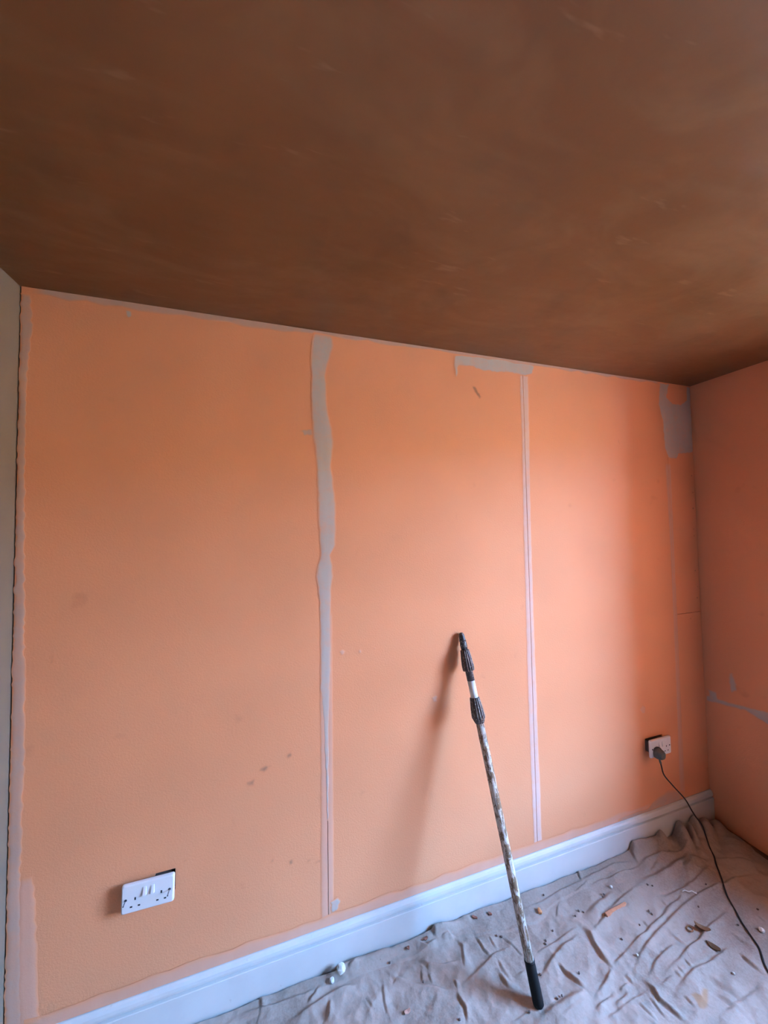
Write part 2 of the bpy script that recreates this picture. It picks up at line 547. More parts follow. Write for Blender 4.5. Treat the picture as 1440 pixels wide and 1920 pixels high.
def patch(name, P, mat, parent, plane='back', label=None, res=0.004, feather=0.006, h=0.0010, base=0.0004, jit=0.003):
    P = np.asarray(P, float)
    lo, hi = P.min(0) - 0.006, P.max(0) + 0.006
    xs = np.arange(lo[0], hi[0] + res, res)
    zz = np.arange(lo[1], hi[1] + res, res)
    X, Y = np.meshgrid(xs, zz, indexing='ij')
    sd = poly_sdf(P, X, Y)
    q = nrng.uniform(-1, 1, (len(xs) // 3 + 3, len(zz) // 3 + 3))
    iy = np.arange(len(xs)) / 3.0; jx = np.arange(len(zz)) / 3.0
    i0 = iy.astype(int); j0 = jx.astype(int); fi = (iy - i0)[:, None]; fj = (jx - j0)[None, :]
    nz = (q[i0][:, j0] * (1 - fi) * (1 - fj) + q[i0 + 1][:, j0] * fi * (1 - fj) + q[i0][:, j0 + 1] * (1 - fi) * fj + q[i0 + 1][:, j0 + 1] * fi * fj)
    sd = sd + jit * nz
    c = np.clip(sd / feather, 0, 1); c = c * c * (3 - 2 * c)
    keep = sd > -res
    idx = -np.ones(X.shape, int)
    V, Cc, F = [], [], []
    for i in range(len(xs)):
        for j in range(len(zz)):
            if not keep[i, j]: continue
            if plane == 'back':
                if X[i, j] > W - 0.001 or Y[i, j] > H - 0.001: continue
                V.append((X[i, j], -base - h * c[i, j], Y[i, j]))
            else:
                if X[i, j] > -0.001: continue
                V.append((W - base - h * c[i, j], X[i, j], Y[i, j]))
            idx[i, j] = len(V) - 1
            Cc.append(float(c[i, j]))
    for i in range(len(xs) - 1):
        for j in range(len(zz) - 1):
            q4 = (idx[i, j], idx[i + 1, j], idx[i + 1, j + 1], idx[i, j + 1])
            if min(q4) >= 0: F.append(q4 if plane == 'back' else q4[::-1])
    me = bpy.data.meshes.new(name)
    me.from_pydata(V, [], F)
    at = me.attributes.new('cover', 'FLOAT', 'POINT')
    at.data.foreach_set('value', Cc)
    o = link(name, me, mat, parent, True)
    if label: o['label'] = label
    return o


ROWS_A = [(2.391, .906, .978), (2.347, .897, .986), (2.298, .893, .971), (2.226, .896, .952), (2.136, .895, .957), (2.076, .897, .962),
          (2.016, .897, .977), (1.969, .899, .982), (1.927, .908, .979), (1.868, .913, .972), (1.809, .915, .98), (1.721, .916, .987),
          (1.632, .92, .989), (1.556, .923, .984), (1.521, .927, .965), (1.486, .915, .971), (1.441, .906, .976), (1.4, .915, .967),
          (1.341, .92, .964), (1.301, .92, .962), (1.182, .922, .965), (1.025, .92, .959), (.929, .929, .954), (.835, .933, .95),
          (.709, .938, .949), (.585, .94, .947), (.53, .941, .946)]
ROWS_B = [(2.345, 1.867, 1.917), (2.19, 1.865, 1.915), (2.04, 1.867, 1.914), (1.89, 1.865, 1.91), (1.594, 1.86, 1.905), (1.346, 1.86, 1.905),
          (1.111, 1.858, 1.905), (.879, 1.857, 1.908), (.648, 1.859, 1.908), (.419, 1.862, 1.912), (.172, 1.866, 1.911)]
strip('joint_tape', [(1.30, .920, .970), (1.025, .919, .968), (.714, .919, .967), (.408, .916, .966), (.172, .916, .963)], M_BAND,
      'faint pinkish tape along the lower part of the left joint', seam=SEAM1, jit=0.001)
strip('filler_strip', ROWS_A, M_FILL, 'ragged grey filler strip over the left joint, thinning to a point', base=0.0008, h=0.0012)
strip('joint_tape', ROWS_B, M_PINK, 'straight pale pink taped strip over the right joint', seam=SEAM2, jit=0.0012)
strip('edge_filler', [(1.95, 2.806, 2.850), (1.563, 2.815, 2.848), (1.129, 2.815, 2.846), (.6, 2.808, 2.842), (.17, 2.80, 2.842)], M_BAND,
      'greyish sanded strip at the board edge by the right corner', seam=SEAM3, jit=0.002)
strip('edge_filler', [(2.38, .004, .030), (2.28, .004, .034), (2.1, .004, .022), (1.8, .004, .024), (1.4, .004, .030), (1.0, .004, .038), (.6, .004, .034), (.17, .004, .05)],
      M_GREYB, 'dirty grey filler along the left edge of the wall', jit=0.0035, dz=0.006)
strip('sanded_band', [(.60, .03, .065), (.40, .03, .078), (.17, .03, .085)], M_BAND, jit=0.004)

patch('filler_patch', [(1.522, 2.38), (1.597, 2.390), (1.708, 2.395), (1.823, 2.395), (1.93, 2.395), (1.951, 2.383), (1.94, 2.348), (1.909, 2.332),
                       (1.867, 2.332), (1.814, 2.336), (1.739, 2.33), (1.661, 2.328), (1.612, 2.339), (1.542, 2.337), (1.536, 2.284), (1.525, 2.283), (1.519, 2.334)],
      M_FILL, wall_back, label='long grey filler patch below the ceiling with one drip', base=0.0012)
patch('filler_patch', [(2.791, 2.394), (2.866, 2.394), (2.842, 2.318), (2.889, 2.285), (2.951, 2.287), (3.0, 2.317), (3.005, 2.394), (3.036, 2.395), (3.036, 2.042),
                       (3.03, 2.016), (2.916, 2.003), (2.899, 1.976), (2.831, 1.978), (2.809, 2.031), (2.8, 2.191), (2.776, 2.275)],
      M_FILL, wall_back, label='blocky grey filler patch at the top of the right corner', base=0.0009)
patch('filler_patch', [(.279, 2.374), (.300, 2.370), (.304, 2.352), (.292, 2.342), (.283, 2.350)], M_FILL, wall_back, label='small grey filler dab near the top left', res=0.003)
patch('filler_patch', [(.950, .236), (.975, .246), (.990, .228), (.975, .200), (.955, .196)], M_FILL, wall_back, label='small pale dab at the foot of the left joint', res=0.003, base=0.0016)
patch('filler_patch', [(.840, 2.000), (.868, 2.004), (.900, 2.010), (.905, 1.985), (.870, 1.980), (.862, 1.990)], M_GREYB, wall_back, res=0.003)
for x, z, s in ((1.006, 1.145, .011), (1.076, 1.142, .009), (1.135, 1.145, .007), (1.393, .908, .014), (2.563, .664, .022)):
    patch('filler_dab', [(x - s, z + .3 * s), (x, z + s), (x + s, z + .4 * s), (x + .6 * s, z - s), (x - .4 * s, z - 1.1 * s)], M_BAND, wall_back, res=0.003, base=0.0008)
patch('scuff_mark', [(1.603, 2.258), (1.625, 2.250), (1.660, 2.206), (1.644, 2.195), (1.615, 2.230)], M_SCUFF, wall_back, label='dark diagonal scuff below the ceiling patch', res=0.003, feather=0.008, h=0.0002)
for P in ([(2.470, 2.056), (2.476, 2.058), (2.482, 2.036), (2.474, 2.034)], [(.098, 1.245), (.104, 1.25), (.102, 1.225), (.097, 1.222)],
          [(.695, .765), (.725, .785), (.745, .775), (.72, .75)], [(.790, .80), (.815, .815), (.82, .795), (.80, .785)], [(.66, .735), (.69, .745), (.69, .72), (.665, .715)],
          [(.80, .425), (.815, .435), (.818, .415), (.803, .405)], [(.865, .41), (.885, .418), (.885, .405), (.868, .40)], [(.74, .45), (.752, .455), (.75, .44), (.74, .438)],
          [(.895, .395), (.918, .40), (.915, .388), (.897, .385)], [(.46, .53), (.475, .535), (.478, .522), (.462, .518)]):
    patch('scuff_mark', P, M_SCUFF, wall_back, res=0.003, feather=0.014, h=0.0002, jit=0.004)


def hband(name, x0, x1, z_edge, wid, up, mat, label=None, dx=0.012, y=-0.0005, jit=0.006):
    """horizontal band along an edge of the wall: z_edge +- wid(x)"""
    n = int((x1 - x0) / dx)
    xs = np.linspace(x0, x1, n)
    wv = np.array([wid(x) for x in xs]) + vnoise(n, jit, 4)
    wv = np.maximum(wv, 0.003)
    V, F, Cc = [], [], []
    us, cv = [0, 0.35, 0.7, 0.88, 1], [1, 1, 0.85, 0.4, 0]
    for i in range(n):
        for u, c in zip(us, cv):
            c2 = c * min(1, i / 3, (n - 1 - i) / 3)
            V.append((xs[i], y - 0.0007 * c2, z_edge + (wv[i] * u if up else -wv[i] * u))); Cc.append(c2)
    m = len(us)
    for i in range(n - 1):
        for j in range(m - 1):
            a = i * m + j
            q = (a, a + m, a + m + 1, a + 1)
            F.append(q if up else q[::-1])
    me = bpy.data.meshes.new(name)
    me.from_pydata(V, [], F)
    me.attributes.new('cover', 'FLOAT', 'POINT').data.foreach_set('value', Cc)
    o = link(name, me, mat, wall_back, True)
    if label: o['label'] = label
    return o


SKH = 0.1546
hband('sanded_band', 0.05, 2.60, SKH + 0.001, lambda x: 0.038, True, M_BAND, 'pale sanded band above the skirting board', y=-0.0016)
hband('edge_filler', 2.36, 2.83, SKH + 0.001, lambda x: 0.016 + 0.055 * max(0, 1 - abs(x - 2.72) / 0.14) ** 0.6, True, M_GREYB, 'grey filler above the skirting near the right corner', y=-0.0022, jit=0.004)
hband('edge_filler', 0.03, 2.79, H - 0.001, lambda x: 0.010 + (0.012 if x < 0.9 else 0.004), False, M_GREYB, 'chipped pale filler line under the ceiling', y=-0.0018, jit=0.008)

patch('filler_patch', [(-.109, .822), (-.128, .836), (-.142, .797), (-.147, .744), (-.118, .725), (-.108, .771)], M_FILL, wall_right, 'right', 'grey filler dab on the right wall', feather=0.012)
patch('filler_patch', [(-.002, .700), (-.014, .712), (-.018, .701), (-.056, .702), (-.060, .668), (-.124, .677), (-.193, .686), (-.261, .701), (-.40, .71), (-.40, .61),
                       (-.285, .621), (-.258, .636), (-.219, .645), (-.173, .658), (-.102, .648), (-.014, .632), (-.002, .635), (-.002, .66), (-.016, .667), (-.015, .69)],
      M_FILL, wall_right, 'right', 'grey filler streak running along the right wall', feather=0.010, res=0.005)
for (x, z) in ((3.012, 1.885), (3.016, 1.79), (3.012, 1.70), (3.008, 1.582), (3.010, 1.545), (3.006, 1.35), (3.016, 1.26), (3.01, 1.20), (2.95, 1.09)):
    s = rnd.uniform(0.006, 0.011)
    patch('chip_mark', [(x - s, z), (x, z + .6 * s), (x + s, z + .3 * s), (x + .5 * s, z - .7 * s)], M_SCUFF, wall_back, res=0.003, feather=0.004, h=0.0002, jit=0.002)

# skirting board
bm = bmesh.new()
prof = [(0, 0.0), (-.018, 0.0), (-.018, .1175), (-.0168, .1195), (-.0030, .1215), (-.0020, .1262), (-.0140, .1272), (-.0145, .134), (-.0130, .143), (-.0090, .1505), (-.004, .154), (0, SKH)]
nseg = 40
rings = [[bm.verts.new((0.004 + (W - 0.006) * i / nseg, y - 0.0006, z)) for (y, z) in prof] for i in range(nseg + 1)]
for a, b in zip(rings[:-1], rings[1:]):
    for j in range(len(prof)):
        k = (j + 1) % len(prof)
        bm.faces.new((a[j], b[j], b[k], a[k]))
bm.faces.new(rings[0]); bm.faces.new(list(reversed(rings[-1])))
bmesh.ops.recalc_face_normals(bm, faces=bm.faces)
tag(from_bm('baseboard_back', bm, M_SKIRT), 'white painted skirting board along the foot of the orange wall', 'skirting board', kind='structure')

# ------------------------------------------------------------------ drop cloth
# crease lines on the floor: (height mm, width mm, [(x, y), ...])
CREASES=[
(4,10,[(1.737,-0.075),(1.852,-0.074),(1.944,-0.063),(2.065,-0.06),(2.156,-0.059)]),
(3,8,[(1.854,-0.14),(1.896,-0.104)]),
(5,9,[(1.673,-0.217),(1.721,-0.208),(1.769,-0.205),(1.84,-0.199),(1.921,-0.191)]),
(9,13,[(1.65,-0.274),(1.718,-0.25),(1.756,-0.238),(1.804,-0.226),(1.85,-0.222),(1.899,-0.211)]),
(9,11,[(1.749,-0.245),(1.754,-0.277),(1.769,-0.313),(1.79,-0.353)]),
(12,13,[(1.927,-0.189),(1.938,-0.224),(1.925,-0.253),(1.922,-0.293),(1.927,-0.328)]),
(11,14,[(1.958,-0.224),(2.016,-0.208),(2.075,-0.198),(2.181,-0.194)]),
(8,20,[(1.95,-0.182),(2.055,-0.157),(2.154,-0.137),(2.204,-0.128)]),
(8,11,[(1.927,-0.328),(1.879,-0.349),(1.806,-0.37)]),
(6,10,[(1.929,-0.326),(2.036,-0.306)]),
(6,10,[(1.866,-0.385),(1.812,-0.39),(1.766,-0.397)]),
(4,10,[(1.628,-0.38),(1.701,-0.371),(1.783,-0.368)]),
(8,20,[(1.559,-0.36),(1.627,-0.356),(1.698,-0.35),(1.789,-0.354)]),
(3,8,[(1.479,-0.334),(1.525,-0.332),(1.558,-0.329)]),
(5,9,[(1.525,-0.213),(1.533,-0.246),(1.559,-0.265)]),
(4,8,[(1.543,-0.177),(1.547,-0.217),(1.553,-0.247)]),
(4,8,[(1.606,-0.125),(1.627,-0.161),(1.641,-0.204)]),
(3,8,[(1.574,-0.246),(1.624,-0.24)]),
(5,9,[(1.838,-0.407),(1.893,-0.401),(1.917,-0.396)]),
(4,9,[(1.78,-0.421),(1.825,-0.421),(1.89,-0.418)]),
(7,10,[(1.968,-0.317),(2.044,-0.302),(2.148,-0.29),(2.193,-0.278),(2.267,-0.268),(2.336,-0.254),(2.412,-0.245),(2.443,-0.242)]),
(9,13,[(1.972,-0.374),(2.012,-0.354),(2.057,-0.336),(2.125,-0.318),(2.205,-0.301),(2.286,-0.286),(2.385,-0.27),(2.493,-0.258)]),
(5,8,[(2.176,-0.253),(2.185,-0.283)]),
(7,10,[(2.025,-0.389),(2.095,-0.365),(2.161,-0.357),(2.219,-0.352)]),
(8,11,[(2.093,-0.399),(2.181,-0.39),(2.213,-0.384),(2.256,-0.375),(2.32,-0.372),(2.39,-0.358),(2.468,-0.346),(2.576,-0.333)]),
(4,8,[(2.037,-0.419),(2.081,-0.413),(2.115,-0.415)]),
(9,13,[(2.067,-0.449),(2.114,-0.439),(2.194,-0.429),(2.253,-0.433),(2.329,-0.429),(2.381,-0.426),(2.414,-0.431)]),
(6,8,[(2.195,-0.388),(2.197,-0.424)]),
(13,13,[(1.999,-0.386),(2.005,-0.417),(1.995,-0.445),(2.009,-0.471),(2.017,-0.494),(2.019,-0.51)]),
(7,9,[(1.947,-0.357),(1.959,-0.382)]),
(4,8,[(1.885,-0.384),(1.945,-0.378)]),
(4,8,[(1.855,-0.407),(1.913,-0.399)]),
(4,8,[(1.839,-0.42),(1.912,-0.417),(1.979,-0.415)]),
(4,9,[(1.972,-0.423),(1.968,-0.462),(1.971,-0.486)]),
(4,9,[(1.92,-0.423),(1.927,-0.452),(1.934,-0.479)]),
(4,9,[(2.088,-0.462),(2.089,-0.492)]),
(7,24,[(2.222,-0.438),(2.244,-0.476),(2.288,-0.53)]),
(5,18,[(2.193,-0.468),(2.219,-0.523),(2.24,-0.567)]),
(4,12,[(2.138,-0.539),(2.213,-0.532),(2.274,-0.531),(2.362,-0.532)]),
(9,12,[(2.413,-0.44),(2.406,-0.471),(2.415,-0.496),(2.427,-0.515)]),
(5,12,[(2.466,-0.387),(2.469,-0.424),(2.485,-0.45)]),
(4,9,[(2.232,-0.314),(2.245,-0.35),(2.267,-0.372)]),
(4,8,[(2.147,-0.398),(2.153,-0.425)]),
(4,8,[(2.127,-0.404),(2.13,-0.432)]),
(3,9,[(2.634,-0.381),(2.642,-0.415)]),
(7,8,[(2.101,-0.007),(2.083,-0.033),(2.069,-0.059)]),
(6,10,[(2.039,-0.056),(2.102,-0.055),(2.177,-0.052),(2.283,-0.047),(2.381,-0.059)]),
(6,8,[(2.008,-0.086),(2.055,-0.08),(2.103,-0.063)]),
(7,9,[(2.092,-0.081),(2.165,-0.079),(2.213,-0.088),(2.269,-0.083),(2.347,-0.085),(2.394,-0.084)]),
(12,14,[(2.394,-0.084),(2.455,-0.075),(2.547,-0.075),(2.568,-0.091),(2.649,-0.1),(2.73,-0.1)]),
(10,12,[(2.415,-0.013),(2.4,-0.065)]),
(12,22,[(2.289,-0.154),(2.355,-0.142),(2.444,-0.145),(2.522,-0.139),(2.692,-0.123)]),
(5,10,[(2.399,-0.126),(2.467,-0.104),(2.542,-0.082)]),
(7,14,[(2.057,-0.187),(2.108,-0.178),(2.193,-0.165),(2.286,-0.153)]),
(9,14,[(2.335,-0.216),(2.405,-0.221),(2.474,-0.223),(2.547,-0.21)]),
(7,9,[(2.257,-0.265),(2.333,-0.249),(2.413,-0.242),(2.471,-0.222)]),
(3,8,[(2.331,-0.218),(2.333,-0.249)]),
(8,12,[(2.464,-0.228),(2.567,-0.212),(2.656,-0.195),(2.726,-0.181)]),
(9,13,[(2.307,-0.28),(2.448,-0.261),(2.549,-0.256),(2.624,-0.258),(2.658,-0.266),(2.73,-0.266),(2.809,-0.278),(2.879,-0.305)]),
(14,22,[(2.54,-0.199),(2.587,-0.161),(2.649,-0.148),(2.698,-0.153),(2.729,-0.171)]),
(12,24,[(2.753,-0.175),(2.828,-0.215),(2.882,-0.256),(2.92,-0.287)]),
(5,9,[(2.681,-0.204),(2.661,-0.243),(2.659,-0.263)]),
(8,9,[(1.357,-0.056),(1.311,-0.064),(1.282,-0.045)]),
(10,9,[(1.371,-0.057),(1.405,-0.056),(1.426,-0.071)]),
(8,10,[(1.261,-0.083),(1.29,-0.11),(1.335,-0.128),(1.378,-0.132),(1.413,-0.137)]),
(6,9,[(1.508,-0.09),(1.511,-0.14),(1.53,-0.168)]),
(5,8,[(1.554,-0.105),(1.559,-0.149)]),
(5,9,[(1.428,-0.068),(1.442,-0.103),(1.425,-0.141),(1.413,-0.168)]),
(7,12,[(1.142,-0.075),(1.164,-0.109),(1.201,-0.137),(1.271,-0.169),(1.354,-0.209)]),
(9,10,[(1.359,-0.207),(1.357,-0.228),(1.364,-0.259),(1.352,-0.292)]),
(5,8,[(1.363,-0.177),(1.364,-0.206)]),
(6,10,[(1.364,-0.206),(1.426,-0.192),(1.495,-0.178),(1.542,-0.165),(1.617,-0.164)]),
(4,8,[(1.264,-0.118),(1.254,-0.151)]),
(4,8,[(1.283,-0.135),(1.286,-0.165)]),
(6,9,[(1.522,-0.213),(1.531,-0.252),(1.541,-0.264)]),
(4,9,[(1.546,-0.173),(1.541,-0.213),(1.552,-0.249)]),
(4,10,[(1.119,-0.107),(1.112,-0.156),(1.113,-0.199)]),
(3,9,[(1.056,-0.129),(1.071,-0.163)]),
(9,12,[(0.62,-0.048),(0.665,-0.046),(0.735,-0.057),(0.785,-0.057),(0.851,-0.061),(0.905,-0.057)]),
(9,12,[(0.798,-0.108),(0.856,-0.097),(0.936,-0.083),(0.987,-0.081),(1.048,-0.092)]),
(7,10,[(0.857,-0.086),(0.905,-0.054)]),
(5,10,[(0.705,-0.013),(0.714,-0.05),(0.701,-0.079)]),
(7,10,[(0.936,-0.085),(0.924,-0.136),(0.908,-0.147)]),
(8,12,[(1.001,-0.051),(1.046,-0.032)]),
]
RIDGES = [   # bunched folds in the corner: (height m, half width m, line)
    (.078, .026, [(2.735, -.040), (2.720, -.070), (2.690, -.105), (2.655, -.135)]),
    (.066, .017, [(2.790, -.050), (2.768, -.085), (2.735, -.125)]),
    (.070, .024, [(2.845, -.036), (2.825, -.065), (2.80, -.10)]),
    (.050, .030, [(2.915, -.045), (2.88, -.075), (2.83, -.115)]),
    (.034, .028, [(2.985, -.060), (2.945, -.10), (2.90, -.15)]),
    (.030, .045, [(2.93, -.16), (2.88, -.21), (2.85, -.28)]),
    (.036, .026, [(2.615, -.035), (2.585, -.06), (2.56, -.085)]),
    (.036, .018, [(2.43, -.030), (2.50, -.038), (2.60, -.036), (2.66, -.050)]),
    (.022, .013, [(1.36, -.035), (1.43, -.04), (1.50, -.035)]),
    (.018, .015, [(0.99, -.035), (1.10, -.035), (1.22, -.035), (1.36, -.04)]),
]
HEM = [(0.3, -.055), (1.016, -.063), (1.086, -.063), (1.159, -.063), (1.249, -.075), (1.428, -.068), (1.478, -.083), (1.558, -.099), (1.652, -.118),
       (1.763, -.124), (1.814, -.115), (1.858, -.099), (1.916, -.091), (1.989, -.086), (2.045, -.084), (2.07, -.071), (2.3, -.06), (3.1, -.05)]
STAIN = [(2.11, -.467), (2.129, -.468), (2.137, -.481), (2.168, -.469), (2.182, -.474), (2.127, -.505), (2.106, -.506), (2.096, -.5), (2.103, -.489)]
CREASES = [(a / 1000.0, w / 1000.0, p) for a, w, p in CREASES]
for _ in range(120):           # the rest of the cloth, nearer the camera and to the left, is creased the same way
    x, y = rnd.uniform(.1, 2.95), rnd.uniform(-2.4, -.62)
    a = rnd.choice((0.5, 0.6, 2.1, -0.9)) + rnd.uniform(-.3, .3)
    L = rnd.uniform(.08, .35)
    CREASES.append((rnd.uniform(.003, .009), rnd.uniform(.008, .016),
                    [(x + L * t * math.cos(a + .5 * t), y + L * t * math.sin(a + .5 * t)) for t in (0, .33, .66, 1)]))

LDIR = np.array((-.79, .61))   # direction the daylight travels across the floor


def line_field(X, Y, pts):
    """distance, side and arc fraction of each point to a polyline"""
    d = np.full(X.shape, 1e9); side = np.zeros(X.shape); frac = np.zeros(X.shape)
    P = np.asarray(pts, float)
    seg = np.hypot(*np.diff(P, axis=0).T)
    cum = np.concatenate(([0], np.cumsum(seg)))
    for k in range(len(P) - 1):
        ex, ey = P[k + 1] - P[k]
        nx_, ny_ = -ey / (seg[k] + 1e-9), ex / (seg[k] + 1e-9)
        if nx_ * LDIR[0] + ny_ * LDIR[1] < 0: nx_, ny_ = -nx_, -ny_
        t = np.clip(((X - P[k, 0]) * ex + (Y - P[k, 1]) * ey) / (seg[k] ** 2 + 1e-12), 0, 1)
        dx, dy = X - P[k, 0] - t * ex, Y - P[k, 1] - t * ey
        dd = np.hypot(dx, dy)
        m = dd < d
        d = np.where(m, dd, d)
        side = np.where(m, dx * nx_ + dy * ny_, side)
        frac = np.where(m, (cum[k] + t * seg[k]) / cum[-1], frac)
    return d, side, frac


def smooth_noise(X, Y, cell, seed):
    r = np.random.default_rng(seed)
    q = r.uniform(-1, 1, (int(4 / cell) + 4, int(4 / cell) + 4))
    u, v = (X + .5) / cell, (Y + 3) / cell
    i, j = u.astype(int), v.astype(int)
    fu, fv = u - i, v - j
    fu, fv = fu * fu * (3 - 2 * fu), fv * fv * (3 - 2 * fv)
    return q[i, j] * (1 - fu) * (1 - fv) + q[i + 1, j] * fu * (1 - fv) + q[i, j + 1] * (1 - fu) * fv + q[i + 1, j + 1] * fu * fv


def facets(X, Y, cell, seed, ang, stretch):
    """distance to the nearest of scattered points: flat facets meeting in sharp ridges"""
    r = np.random.default_rng(seed)
    c, s = math.cos(ang), math.sin(ang)
    wx = X + .012 * smooth_noise(X, Y, .06, seed + 50)
    wy = Y + .012 * smooth_noise(X, Y, .06, seed + 51)
    U = ((wx * c + wy * s) / stretch + 6) / cell
    V = ((-wx * s + wy * c) + 6) / cell
    n = int(12 / cell) + 4
    jx, jy = r.uniform(.1, .9, (n, n)), r.uniform(.1, .9, (n, n))
    i, j = U.astype(int), V.astype(int)
    best = np.full(X.shape, 9.0)
    for a in (-1, 0, 1):
        for b in (-1, 0, 1):
            best = np.minimum(best, np.hypot(i + a + jx[i + a, j + b] - U, j + b + jy[i + a, j + b] - V))
    return best


def cloth_height(X, Y):
    X = np.asarray(X, float); Y = np.asarray(Y, float)
    acc = np.zeros(X.shape)
    val = np.zeros(X.shape)
    for a, w, pts in CREASES:
        P = np.asarray(pts)
        m = (X > P[:, 0].min() - 5 * w) & (X < P[:, 0].max() + 5 * w) & (Y > P[:, 1].min() - 5 * w) & (Y < P[:, 1].max() + 5 * w)
        if not m.any(): continue
        d, s, fr = line_field(X[m], Y[m], pts)
        ww = np.where(s > 0, w * 0.48, w * 1.25)
        tap = np.clip(np.minimum(fr, 1 - fr) / 0.30, 0.2, 1)
        acc[m] += (1.0 * a * tap * np.exp(-(d / ww) ** 1.5)) ** 3
        val[m] = np.maximum(val[m], 0.38 * min(a, .007) * tap * np.exp(-((s - 0.8 * w) / (0.30 * w)) ** 2) * (d < 2 * w) * (np.abs(s) > 0.7 * d))
    big = np.zeros(X.shape)
    for a, w, pts in RIDGES:
        P = np.asarray(pts)
        m = (X > P[:, 0].min() - 5 * w) & (X < P[:, 0].max() + 5 * w) & (Y > P[:, 1].min() - 5 * w) & (Y < P[:, 1].max() + 5 * w)
        if not m.any(): continue
        d, s, fr = line_field(X[m], Y[m], pts)
        tap = np.clip(1.25 * (1 - fr), 0.2, 1)
        big[m] += (a * tap * np.exp(-(d / w) ** 2.6)) ** 3
    h = 0.010 + np.cbrt(acc) - val + np.cbrt(big)
    h += 0.0035 * (smooth_noise(X, Y, .11, 1) + .5) + 0.0016 * smooth_noise(X, Y, .035, 2) + 0.0007 * smooth_noise(X, Y, .014, 3)
    calm = np.clip((-.02 - Y) / .08, .35, 1)
    h += calm * (.0100 * facets(X, Y, .075, 21, .45, 2.2) + .0050 * facets(X, Y, .042, 22, -.75, 1.8)) - .005
    he = np.interp(X, [p[0] for p in HEM], [p[1] for p in HEM])
    s = np.clip((Y - he) / 0.004 + .5, 0, 1)
    h += 0.0035 * s * np.clip((2.3 - X) / .2, 0, 1)
    lift = np.interp(X, (.0, .5, 1.2, 1.36, 1.5, 1.7, 2.0, 2.3, 2.42, 2.6, 2.66, 2.75, 3.04), (.006, .010, .006, .016, .018, .014, .012, .014, .026, .038, .012, .006, .002))
    h += lift * np.clip(1 - (-.02 - Y) / .075, 0, 1) ** 1.5
    return np.maximum(h, 0.0015)


xs = np.concatenate((np.arange(.03, .42, .03), np.arange(.42, 3.028, .0032)))
ys = np.concatenate((-np.arange(.0215, .70, .0032), -np.arange(.715, 2.6, .022)))
X, Y = np.meshgrid(xs, ys, indexing='ij')
# ragged edges: the wall side wanders a little and the right side pulls away from the side wall
edge = 0.004 * smooth_noise(X, np.zeros_like(Y), .09, 5) + .004
Yw = Y - edge * np.clip(1 - (-Y - .02) / .08, 0, 1)
rx = np.interp(-Y, (0, .03, .13, .18, .215, .25, .5, 3), (2.995, 2.995, 3.015, 3.012, 2.99, 2.985, 3.0, 3.0))
Xw = X * np.where(X > 2.5, (2.5 + (X - 2.5) * (rx - 2.5) / (3.028 - 2.5)) / X, 1)
Z = cloth_height(Xw, Yw)
Z -= np.where(X > 3.0, .0, 0)
sd = poly_sdf(STAIN, Xw, Yw)
st = np.clip((sd + .003) / .006, 0, 1) * .85
nxg, nyg = X.shape
co = np.stack((Xw, Yw, Z), -1).reshape(-1, 3)
ii = np.arange(nxg * nyg).reshape(nxg, nyg)
quads = np.stack((ii[:-1, :-1], ii[:-1, 1:], ii[1:, 1:], ii[1:, :-1]), -1).reshape(-1, 4)
me = bpy.data.meshes.new('drop_cloth')
me.from_pydata(co.tolist(), [], quads.tolist())
me.attributes.new('stain', 'FLOAT', 'POINT').data.foreach_set('value', st.reshape(-1).astype(np.float32))
cloth = link('drop_cloth', me, M_CLOTH, None, True)
tag(cloth, 'crumpled grey beige cotton dust sheet covering the floor', 'dust sheet')


def ch(x, y):
    return float(cloth_height(np.array([x]), np.array([y]))[0])


def chmax(x, y, r=.012):
    a = np.linspace(0, 2 * math.pi, 9)[:-1]
    return float(cloth_height(np.append(x + r * np.cos(a), x), np.append(y + r * np.sin(a), y)).max())


# ------------------------------------------------------------------ extension pole leaning on the wall
FOOT = Vector((1.597, -.329, chmax(1.597, -.329, .012)))
TOP = Vector((1.517, -.0155, 1.157))
axis = (TOP - FOOT)
PL = axis.length
pole = empty('extension_pole', FOOT, axis.normalized().to_track_quat('Z', 'Y'))
tag(pole, 'paint flecked telescopic extension pole leaning against the orange wall', 'pole')


def pole_part(name, prof, mat, n=28, flute=None, label=None, smooth=True):
    bm = bmesh.new()
    lathe(bm, [(t * PL, r) for t, r in prof], n, flute)
    o = from_bm(name, bm, mat, pole, smooth)
    if label: o['label'] = label
    return o


grip = pole_part('handle_grip', [(0.0, .0140), (.004, .0176), (.012, .0183), (.05, .0180), (.09, .0172), (.096, .0170), (.098, .0158)], M_RUBBER, label='black rubber handle grip')
bm = bmesh.new()
lathe(bm, [(.0965 * PL, .0178), (.100 * PL, .0178), (.102 * PL, .0160)], 28)
from_bm('grip_ring', bm, M_RUBBER, grip, True)
pole_part('outer_tube', [(.097, .0155), (.3, .0155), (.6, .0156), (.728, .0157)], M_TUBE, 32, label='white tube flecked with brown paint')
pole_part('locking_collar', [(.718, .0158), (.7185, .0180), (.730, .0238), (.736, .0268), (.738, .0272), (.760, .0252), (.794, .0196), (.797, .0190), (.7975, .0140)], M_COLLAR, 96, (14, .16), 'dark ribbed lower locking collar')
pole_part('inner_sleeve', [(.79, .0149), (.855, .0149)], M_SLEEVE, label='clean white inner sleeve')
pole_part('inner_tube', [(.851, .0156), (.89, .0158), (.955, .0138)], M_TIP, label='grimy dark inner tube')
pole_part('locking_collar', [(.883, .0158), (.8835, .0232), (.886, .0244), (.900, .0250), (.925, .0222), (.948, .0188), (.952, .0182), (.9525, .0130)], M_COLLAR, 96, (14, .16), 'dark ribbed upper locking collar')
